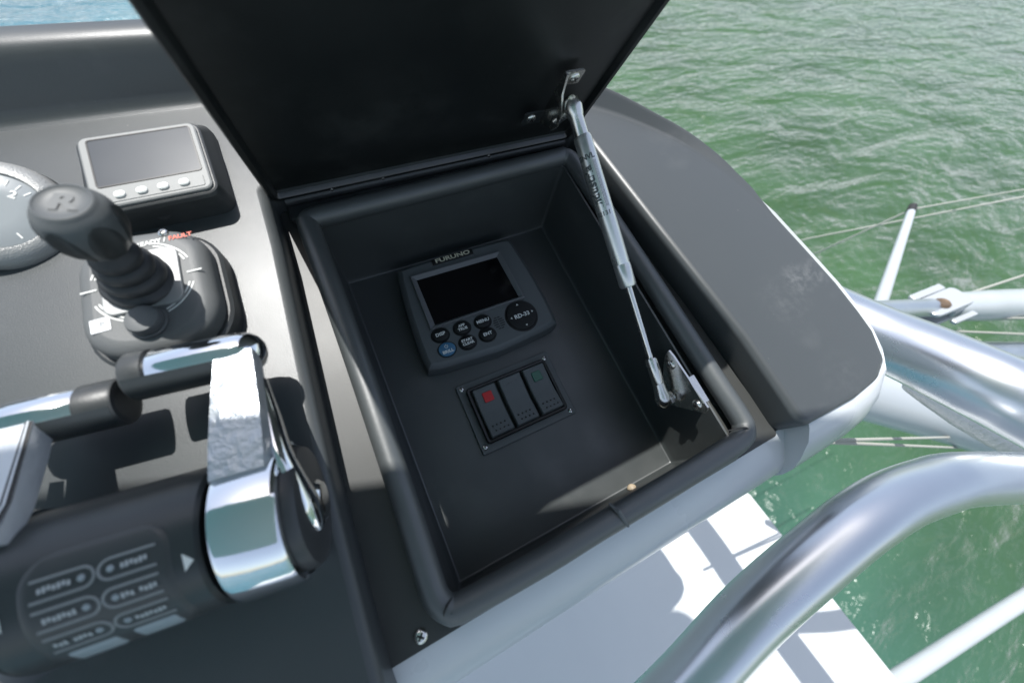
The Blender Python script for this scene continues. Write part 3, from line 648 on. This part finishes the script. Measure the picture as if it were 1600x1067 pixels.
# ================================================================= THROTTLE CONTROL
th = thing('throttle_control', 'black twin throttle control with chrome rings, levers and keypad', 'throttle', (-.12, -.198, ZD))
TM = T((-.08, -.2025, .135)) @ Matrix.Rotation(R(-7), 4, 'Z')
XM = lambda x: TM @ T((x, 0, 0)) @ Matrix.Rotation(R(90), 4, 'Y')          # lathe axis along local x
RB = .034
mb = MB(); mb.lathe([(RB - .003, -.086), (RB, -.083), (RB, -.010), (RB - .002, -.0085)], XM(0), 72)
for x0, x1 in ((-.105, .02),):
    mb.box((x0 + x1) / 2, 0, -.030, -.004, x1 - x0, .062, .006, M=TM)
body = mb.build('body', 'soft_black', th, smooth=40)
mid = -.0450
for sgn, z_g, y_g in ((1, .012, .0895), (-1, .003, .0810)):
    X_ = lambda x: x if sgn > 0 else 2 * mid - x
    def PM(x): return TM @ T((X_(x), 0, 0)) @ Matrix.Rotation(R(90 * sgn), 4, 'Y')
    lev = bpy.data.objects.new('lever', None); C.objects.link(lev); lev.parent = th; lev['_b'] = list(th['_b'])
    mb = MB(); mb.lathe([(.0335, -.0050), (.0358, -.0040), (.0364, -.0020), (.0364, .0215), (.0356, .0235), (.0335, .024), (.0325, .022)], PM(0), 80); mb.build('ring', 'chrome', lev, smooth=30)
    mb = MB(); mb.lathe([(.0318, .018), (.0318, .0275), (.0305, .0300), (.026, .0312), (.012, .0315), (.002, .0315)], PM(0), 64); mb.build('end_cap', 'hub_grey', th)
    # arm: wide film covered plate from the ring to the grip
    a0 = (.004, .0355); a1 = (.036, .0255 if sgn > 0 else .021); a2 = (.060, .0215 if sgn > 0 else .014); a3 = (y_g - .004, z_g + .006)
    rings = []
    for (yy, zz), hw, thk in (((.020, .028), .0130, .004), (a1, .0130, .0045), (a2, .0118, .005), (a3, .0100, .005)):
        rings.append([TM @ Vector((X_((.008 if sgn > 0 else .002) + s_ * hw), yy + e_ * .3 * thk, zz + e_ * thk)) for s_, e_ in ((-1, -1), (1, -1), (1.02, 0), (.9, 1), (-.9, 1), (-1.02, 0))])
    mb = MB(); mb.loft(rings); mb.build('arm', 'chrome_film' if sgn > 0 else 'film_sky_reflect', lev, smooth=60)
    if sgn < 0:
        for f0, f1, m_ in ((.60, .93, 'tip_black'), (.70, .78, 'film_sky_reflect')):
            vs = []
            for (yy, zz), hw, thk in (((.024, .0275), .0130, .0045), (a1, .0130, .0045), (a2, .0118, .005), (a3, .0100, .005)):
                up_ = .0002 if m_ == 'tip_black' else .0005
                for f_ in (f0, f1): vs.append(TM @ Vector((X_(.002 - f_ * hw * .97), yy + .3 * thk, zz + thk + up_)))
            mb = MB(); mb.add(vs, [[0, 1, 3, 2], [2, 3, 5, 4], [4, 5, 7, 6]]); mb.build('edge_strip', m_, lev)
    # flank: chrome strip from the arm down the outside to the pivot
    fl = [TM @ Vector((X_(x), y, z)) for x, y, z in ((.017, .070, z_g + .003), (.0205, .048, .016), (.024, .028, .020), (.0275, .012, .019), (.0300, 0, .013), (.0312, -.011, .003))]
    mb = MB(); mb.tube(fl, [.0050, .0065, .0075, .0090, .0100, .0065], 14, sub=5, squash=(.9, .6), up=TM.to_3x3() @ Vector((0, .6, -.8))); mb.build('flank', 'chrome', lev, smooth=60)
    mb = MB(); mb.lathe([(.0112, 0), (.0112, .0035), (.0095, .0055), (.006, .006), (.001, .0058)], PM(.030), 36); mb.build('pivot_cap', 'chrome', lev)
    # T grip: chrome barrel, domed outer end, black collar and flat inner end
    ce_ = -.0335 if sgn > 0 else -.022
    G = TM @ T((X_(0), y_g, z_g)) @ Matrix.Rotation(R(90 * sgn), 4, 'Y')
    mb = MB(); mb.lathe([(.0118, ce_), (.0122, ce_ + .0005), (.0126, .004), (.0122, .010), (.0108, .015), (.0080, .0185), (.0040, .0205), (.0008, .021)], G, 40); gp = mb.build('grip', 'chrome', lev, smooth=50)
    mb = MB(); ce = -.0335 if sgn > 0 else -.022; ci = -.0440 if sgn > 0 else -.0385
    mb = MB(); mb.lathe([(.0100, ci), (.0122, ci + .0004), (.0129, ci + .0017), (.0129, ce), (.0120, ce + .0004)], G, 40); mb.build('collar', 'black_plastic', gp)
    # black rubber under-half of the grip
    rings = []
    for x in (-.0425 if sgn > 0 else -.037, -.030, -.010, .004, .010):
        rr_ = .0130 if x < .005 else .0124
        rings.append([TM @ Vector((X_(x), y_g + rr_ * math.cos(a), z_g + rr_ * math.sin(a))) for a in [R(116 + 215 * i / 14) for i in range(15)]] + [TM @ Vector((X_(x), y_g + .009 * math.cos(a), z_g + .009 * math.sin(a))) for a in [R(331 - 215 * i / 14) for i in range(15)]])
    mb = MB(); mb.loft(rings); mb.build('grip_pad', 'soft_black', gp)

# keypad wrapped on the body
def cp(x, ang, r=RB): return TM @ Vector((x, -r * math.cos(R(ang)), r * math.sin(R(ang))))
def wrap(ol, h, name, m_, par, r0=RB - .0005, bev=.0004, smooth=40, drop=0):
    # ol: outline in (x, angle deg); subdivide for curvature
    pts = []
    for i in range(len(ol)):
        a = ol[i]; b = ol[(i + 1) % len(ol)]; k = max(1, int(abs(a[1] - b[1]) / 5))
        for j in range(k): pts.append((a[0] + (b[0] - a[0]) * j / k, a[1] + (b[1] - a[1]) * j / k))
    return pts
def patch(x0, x1, a0, a1, rcorn, h, name, m_, par, nx=14, na=16):
    # rounded patch of the cylinder, h above the body
    vs = []; fs = []; wx = x1 - x0; wa = (a1 - a0) * math.pi / 180 * RB
    for i in range(na + 1):
        v = i / na * wa; dv = min(v, wa - v)
        ind = rcorn - math.sqrt(max(0, rcorn ** 2 - (rcorn - dv) ** 2)) if dv < rcorn else 0
        for j in range(nx + 1):
            u_ = j / nx; x = x0 + ind + (wx - 2 * ind) * u_
            e = min(u_, 1 - u_) * wx; edge = 1 if (min(dv, e) > 1e-6) else 0
            vs.append(cp(x, a0 + (a1 - a0) * i / na, RB + (h if edge else -.0003)))
    for i in range(na):
        for j in range(nx): q = i * (nx + 1) + j; fs.append([q, q + 1, q + nx + 2, q + nx + 1])
    mb = MB(); mb.add(vs, fs); return mb.build(name, m_, par, smooth=60)
kpad = patch(-.0705, -.0180, 10, 110, .013, .0007, 'keypad', 'key_panel', th, 26, 30)
def pill(x0, x1, ang, open_left, word):
    # U shaped outline printed round a word and a small lamp
    half = 6.6
    pts = []
    xs = (x0, x1)
    r_ = half * math.pi / 180 * RB
    if open_left: seq = [(x0, ang + half), (x1 - r_, ang + half)] + [(x1 - r_ + r_ * math.sin(a), ang + half * math.cos(a)) for a in [math.pi * i / 8 for i in range(1, 8)]] + [(x1 - r_, ang - half), (x0, ang - half)]
    else: seq = [(x1, ang + half), (x0 + r_, ang + half)] + [(x0 + r_ - r_ * math.sin(a), ang + half * math.cos(a)) for a in [math.pi * i / 8 for i in range(1, 8)]] + [(x0 + r_, ang - half), (x1, ang - half)]
    mb = MB(); mb.tube([cp(x, a, RB + .0007) for x, a in seq], .0006, 6); kx = mb.build('key_outline', 'pill_line', kpad)
    lx = x1 - .0042 if open_left else x0 + .0042
    mb = MB(); mb.lathe([(.0013, -.0003), (.0013, .0008), (.0006, .0013)], frame(cp(lx, ang, RB + .0003), (1, 0, 0), cp(lx, ang, 1) - cp(lx, ang, 0)), 14); mb.build('key_lamp', 'pale_key', kpad)
    cx = (x0 + lx) / 2 - .0003 if open_left else (x1 + lx) / 2 + .0003
    # the print is too small and blurred to read in the photograph: a row of letter-sized strokes
    mb = MB(); pitch = .0016; hs_ = 1.9
    for i_ in range(word):
        if word == 8 and i_ == 3: continue
        xa = cx + (i_ - (word - 1) / 2) * pitch; k_ = (i_ * 7 + int(ang)) % 3
        a_lo = ang - hs_ * (1 if k_ != 1 else .6); a_hi = ang + hs_ * (1 if k_ != 2 else .7)
        mb.add([cp(xa - .0006, a_lo, RB + .0012), cp(xa + .0006, a_lo, RB + .0012), cp(xa + .0006, a_hi, RB + .0012), cp(xa - .0006, a_hi, RB + .0012)], [[0, 1, 2, 3]])
    mb.build('key_print', 'print_grey', kpad, smooth=0)['kind'] = 'stuff'
for ang, l_, r_ in ((86, 7, 6), (66.5, 7, 8), (46.5, 8, 7)):
    pill(-.0655, -.0445, ang, True, l_); pill(-.0432, -.0232, ang, False, r_)
b1 = patch(-.0655, -.0455, 16, 35.5, .0012, .0014, 'backlit_key', 'pale_key', kpad, 8, 6)
b2 = patch(-.0425, -.0240, 17, 36.5, .0012, .0014, 'backlit_key', 'pale_key', kpad, 8, 6)
mb = MB(); mb.add([cp(-.0105, 74, RB + .0004), cp(-.0145, 67.5, RB + .0004), cp(-.0145, 80.5, RB + .0004)], [[0, 1, 2]]); mb.build('arrow_mark', 'print_white', th, smooth=0)
mb = MB(); mb.add([cp(2 * mid + .0105, 74, RB + .0004), cp(2 * mid + .0145, 67.5, RB + .0004), cp(2 * mid + .0145, 80.5, RB + .0004)], [[0, 1, 2]]); mb.build('arrow_mark', 'print_white', th, smooth=0)

# ================================================================= TUBES, RIGGING (world frame)
def wtube(name, path, rad, m_, label, cat, n=24, sub=6, group=None):
    mb = MB(); mb.tube(path, rad, n, sub=sub); o = mb.build(name, m_, base=path[0], world=True, smooth=60); return tag(o, label, cat, group)
wtube('handrail', [(-.02, -.478, -.165), (.076, -.445, -.1), (.131, -.432, -.074), (.198, -.415, -.046), (.276, -.405, -.022), (.31, -.403, -.014), (.347, -.405, -.012), (.385, -.412, -.013), (.422, -.422, -.016), (.498, -.453, -.03), (.573, -.489, -.042), (.658, -.534, -.062), (.80, -.60, -.09), (1.1, -.70, -.14)], .0228, 'aluminium', 'polished aluminium handrail bending in front of the console', 'handrail', 32)
wtube('tower_tube', [(.565, .12, -.15), (.575, -.08, -.125), (.580, -.20, -.095), (.582, -.281, -.071), (.5805, -.328, -.0525), (.578, -.3775, -.0345), (.586, -.413, -.0290), (.590, -.47, -.016), (.595, -.56, .004), (.60, -.75, .03)], .0385, 'aluminium', 'thick bent aluminium tube running out from beneath the console corner', 'tube', 36)
bt = thing('support_tube', 'wide dull aluminium support tube below the thick bent tube', 'tube', (.97, -.15, -.57), world=True)
mb = MB(); mb.tube([(0.69, 0.081, -0.535), (0.967, -0.153, -0.57), (1.109, -0.276, -0.591), (1.368, -0.489, -0.623), (1.595, -0.687, -0.658), (1.915, -0.969, -0.719)], .094, 40, sub=4); mb.build('tube', 'painted_tube', bt, smooth=60)
mb = MB(); mb.tube([(.79, -.36, -.24), (.82, -.395, -.25), (.858, -.443, -.264), (.896, -.493, -.279), (.939, -.543, -.293), (.98, -.59, -.31)], [.008, .016, .022, .022, .02, .014], 14, sub=6); mb.build('weld_bead', 'weld', bt, smooth=60)

ob_ = thing('outrigger_boom', 'pale aluminium boom with clevis fitting reaching out over the water', 'boom', (1.825, -.231, -.687), world=True)
mb = MB(); mb.tube([(1.95, -.252, -.716), (2.207, -.307, -.775), (2.599, -.389, -.863), (4.024, -.714, -1.144)], [.050, .062, .068, .075], 28, sub=5); mb.build('tube', 'painted_tube', ob_, smooth=60)
mb = MB(); mb.tube([(1.50, -.15, -.63), (1.68, -.19, -.665), (1.84, -.231, -.69)], .034, 24); mb.build('root_tube', 'aluminium_dull', ob_, smooth=60)
bd = Vector((.95, -.16, -.21)).normalized(); BM = frame((1.885, -.246, -.70), bd, (-.15, .15, .95))
mb = MB(BM); mb.box(0, 0, .028, .040, .17, .085, .02, .004); mb.box(0, 0, -.04, -.028, .17, .085, .02, .004); mb.box(.055, 0, -.03, .03, .05, .08, .01, .004); cl = mb.build('clevis', 'fitting_white', ob_)
mb = MB(BM); mb.lathe([(.024, .038), (.024, .044), (.018, .050), (.010, .048), (.002, .048)], T((-.02, -.005, 0)), 18); mb.build('pivot_bolt', 'bolt_brown', ob_)
mb = MB(BM); mb.box(.03, .07, .0, .012, .14, .028, .006, .003); mb.build('side_lug', 'fitting_white', ob_); mb = MB(BM); mb.box(.05, -.062, -.02, -.008, .10, .02, .006, .003); mb.build('side_lug', 'fitting_white', ob_)

wtube('stub_tube', [(1.9, -.33, -.90), (2.092, -.395, -.93), (2.524, -.552, -.987), (3.073, -.768, -1.036)], .052, 'aluminium_dull', 'short pale tube below the boom at right edge', 'tube')
pt = thing('antenna_pole', 'slim white pole with a black tip leaning over the water', 'pole', (1.769, -.15, -.781), world=True)
mb = MB(); mb.tube([(1.70, -.18, -.79), (1.769, -.15, -.781), (2.35, .155, -.684)], [.025, .024, .0155], 20); mb.build('shaft', 'painted_tube', pt, smooth=60)
mb = MB(); mb.tube([(2.345, .1525, -.685), (2.385, .1735, -.678)], [.0175, .0155], 16); mb.build('tip', 'tip_black', pt, smooth=60)
wtube('white_strut', [(.87, -1.13, -1.46), (1.291, -1.227, -1.53), (2.218, -1.397, -1.658), (3.432, -1.6, -1.76)], .032, 'painted_tube', 'white painted strut crossing the lower right corner over water', 'strut')
LN = 'rigging lines over the water'
for pth, r_, lab_ in (
    ([(2.574, .562, -1.285), (2.598, .496, -1.193), (3.083, 0, -.7), (3.351, -.156, -.573)], .0062, 'thin line passing in front of the black tipped pole'),
    ([(2.377, .346, -1.118), (2.38, .165, -.689), (3.907, .119, -.938), (5.594, -.011, -1.13)], .0055, 'thin line bent over the black tip of the pole'),
    ([(1.719, -.177, -.718), (1.982, -.225, -.748), (3.106, -.289, -.984), (4.5, -.422, -1.162)], .008, 'pale line rising from the boom fitting to right edge'),
    ([(2.052, -.311, -.773), (2.427, -.429, -.827), (3.131, -.64, -.939)], .0055, 'pale line running just below the boom'),
    ([(1.991, -.324, -.803), (2.404, -.479, -.865), (3.098, -.714, -.995)], .006, 'pale line between the boom and the short lower tube'),
    ([(.528, -.359, -.201), (3.103, -.973, -1.632)], .0042, 'upper of two thin lines tied at console underside'),
    ([(.527, -.3605, -.202), (3.073, -1.039, -1.682)], .0042, 'lower of two thin lines tied at console underside')):
    wtube('rigging_line', pth, r_ * .72, 'rope', lab_, 'line', 8, 1, LN)

# clean helper props
for o in bpy.data.objects:
    if '_b' in o: del o['_b']
